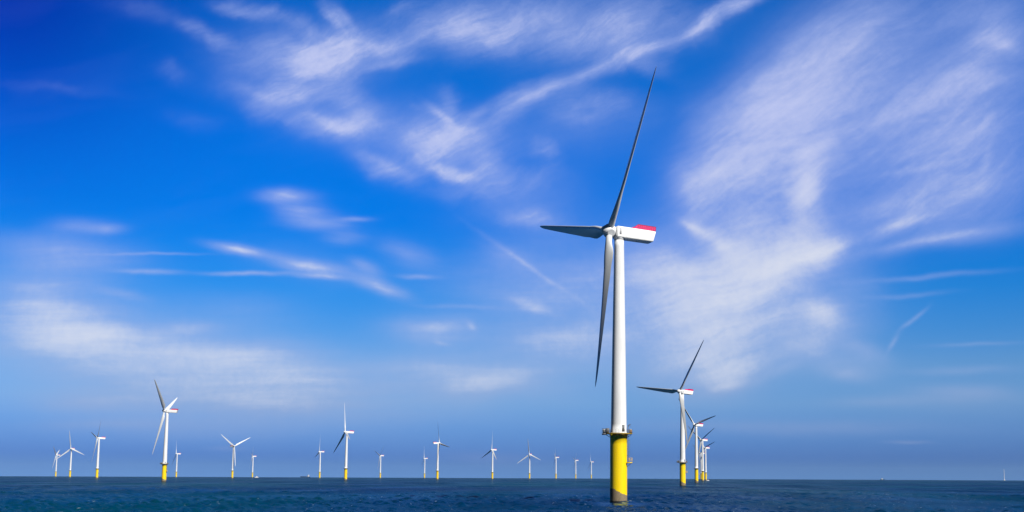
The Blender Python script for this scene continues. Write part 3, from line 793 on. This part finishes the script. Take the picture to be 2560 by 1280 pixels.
# cargo ship, bow to the left
hb = bmesh.new(); hull(hb, 64, 11, 5.5, 3, .5)
ho = bmesh.new(); box(ho, -6, 24, -4.2, 4.2, 5.4, 7.4, 0, .2); box(ho, -8.5, -6.6, -4, 4, 5.4, 6.8, 0, .1)
sp = bmesh.new(); box(sp, -27, -13, -4.8, 4.8, 5.4, 9.5, 0, .15); box(sp, -26, -14.5, -4.6, 4.6, 9.5, 12.5, 0, .15); box(sp, -24, -15, -5.2, 5.2, 12.5, 15, 0, .15); box(sp, -25.5, -23, -1.5, 1.5, 12.5, 18, 0, .2)
br = bmesh.new(); box(br, -15.02, -14.9, -4.8, 4.8, 13.2, 14.3); box(br, -23, -16, 5.18, 5.26, 13.2, 14.3); box(br, -23, -16, -5.26, -5.18, 13.2, 14.3)
ms = bmesh.new(); bar(ms, (-19, 0, 15), (-19, 0, 23), .35, 8); bar(ms, (-19, -2, 20), (-19, 2, 20), .2, 6); bar(ms, (27, 0, 7), (27, 0, 14), .3, 8)
vessel('cargo_ship', 'distant cargo ship, low dark hull and white stern house, left of a small turbine', 'ship', 763, 6900, math.pi,
       [('hull', hb, M_NAVY), ('cargo_hatch', ho, M_NAVY), ('superstructure', sp, M_SHIPW), ('bridge_window', br, M_GLASS), ('mast', ms, M_SHIPW)])
# white crew boat end on
def crew_boat(s):
    a = bmesh.new(); hull(a, 18*s, 6.5*s, 2.4*s, 1, .5)
    b = bmesh.new(); box(b, -3.5*s, 4*s, -2.6*s, 2.6*s, 2.3*s, 4.6*s, 0, .25*s); box(b, -2*s, 3*s, -2.1*s, 2.1*s, 4.6*s, 6.6*s, 0, .3*s)
    c = bmesh.new(); box(c, 2.98*s, 3.06*s, -1.8*s, 1.8*s, 5.2*s, 6.2*s); box(c, -1.5*s, 2.6*s, -2.16*s, -2.08*s, 5.2*s, 6.2*s)
    d = bmesh.new(); bar(d, (-.5*s, 0, 6.6*s), (-1.2*s, 0, 10.5*s), .16*s, 6); bar(d, (-.9*s, -1*s, 8.6*s), (-.9*s, 1*s, 8.6*s), .1*s, 5)
    return [('hull', a, M_SHIPW), ('wheelhouse', b, M_SHIPW), ('window', c, M_GLASS), ('mast', d, M_SHIPW)]
vessel('crew_boat', 'small white boat on the horizon at the foot of a small turbine', 'boat', 641.5, 4300, math.radians(40), crew_boat(.95))
vessel('crew_boat', 'tiny low white boat on the water at the end of the receding turbine row', 'boat', 1769.5, 2560, math.radians(12), crew_boat(.42))
# dark workboat far right
wb = bmesh.new(); hull(wb, 30, 8, 3.5, 2, .6)
ws = bmesh.new(); box(ws, -2, 8, -3, 3, 3.3, 6.5, 0, .2); box(ws, 0, 6, -2.6, 2.6, 6.5, 9.5, 0, .3)
ww = bmesh.new(); box(ww, 5.98, 6.07, -2.2, 2.2, 7.4, 8.8); box(ww, .6, 5.4, -2.68, -2.59, 7.4, 8.8)
wm = bmesh.new(); bar(wm, (3, 0, 9.5), (1, 0, 17), .3, 8); bar(wm, (-12, -2.5, 3.4), (-12, 0, 10), .3, 6); bar(wm, (-12, 2.5, 3.4), (-12, 0, 10), .3, 6)
vessel('workboat', 'dark workboat alone on the right horizon', 'boat', 2206, 6600, math.radians(185),
       [('hull', wb, M_HULLG), ('wheelhouse', ws, M_SHIPW), ('window', ww, M_GLASS), ('mast', wm, M_HULLG)])
# slender mast near the right edge
X = uv(2510.5, 1190)[0]*8200
root = bpy.data.objects.new('mast_tower', None); COL.objects.link(root); root.location = (X, 8200, drop(X, 8200))
root['label'] = 'faint slender pale mast standing on the horizon near the right edge'; root['category'] = 'mast'
a = bmesh.new(); lathe(a, [(-2, 2.6), (8, 2.4), (50, 1.6), (86, 1.1), (88, .3)], 16); obj('pole', finish('pole', a, M_SHIPW), root)
b = bmesh.new(); lathe(b, [(-4, 6), (3, 6), (6, 3.2)], 16); obj('base', finish('base', b, M_SHIPW), root)
c = bmesh.new()
for z in (34, 66): lathe(c, [(z, 1.8), (z+.4, 2.7), (z+1.2, 2.7), (z+1.6, 1.7)], 16)
obj('gallery', finish('gallery', c, M_GREY), root)

# ================================================================== air: far turbines pale a little
hz = bmesh.new(); box(hz, -14500, 14500, -14500, 14500, -17.5, 150)
hm = bpy.data.materials.new('haze_air'); hm.use_nodes = True; ht = hm.node_tree; ht.nodes.clear()
hv = ht.nodes.new('ShaderNodeVolumePrincipled'); hv.inputs['Density'].default_value = 2.4e-5; hv.inputs['Color'].default_value = (.42, .68, .98, 1)
hout = ht.nodes.new('ShaderNodeOutputMaterial'); ht.links.new(hv.outputs[0], hout.inputs['Volume'])
hme = bpy.data.meshes.new('haze'); hz.to_mesh(hme); hz.free(); hme.materials.append(hm)
ho_ = bpy.data.objects.new('haze', hme); COL.objects.link(ho_); ho_['kind'] = 'stuff'
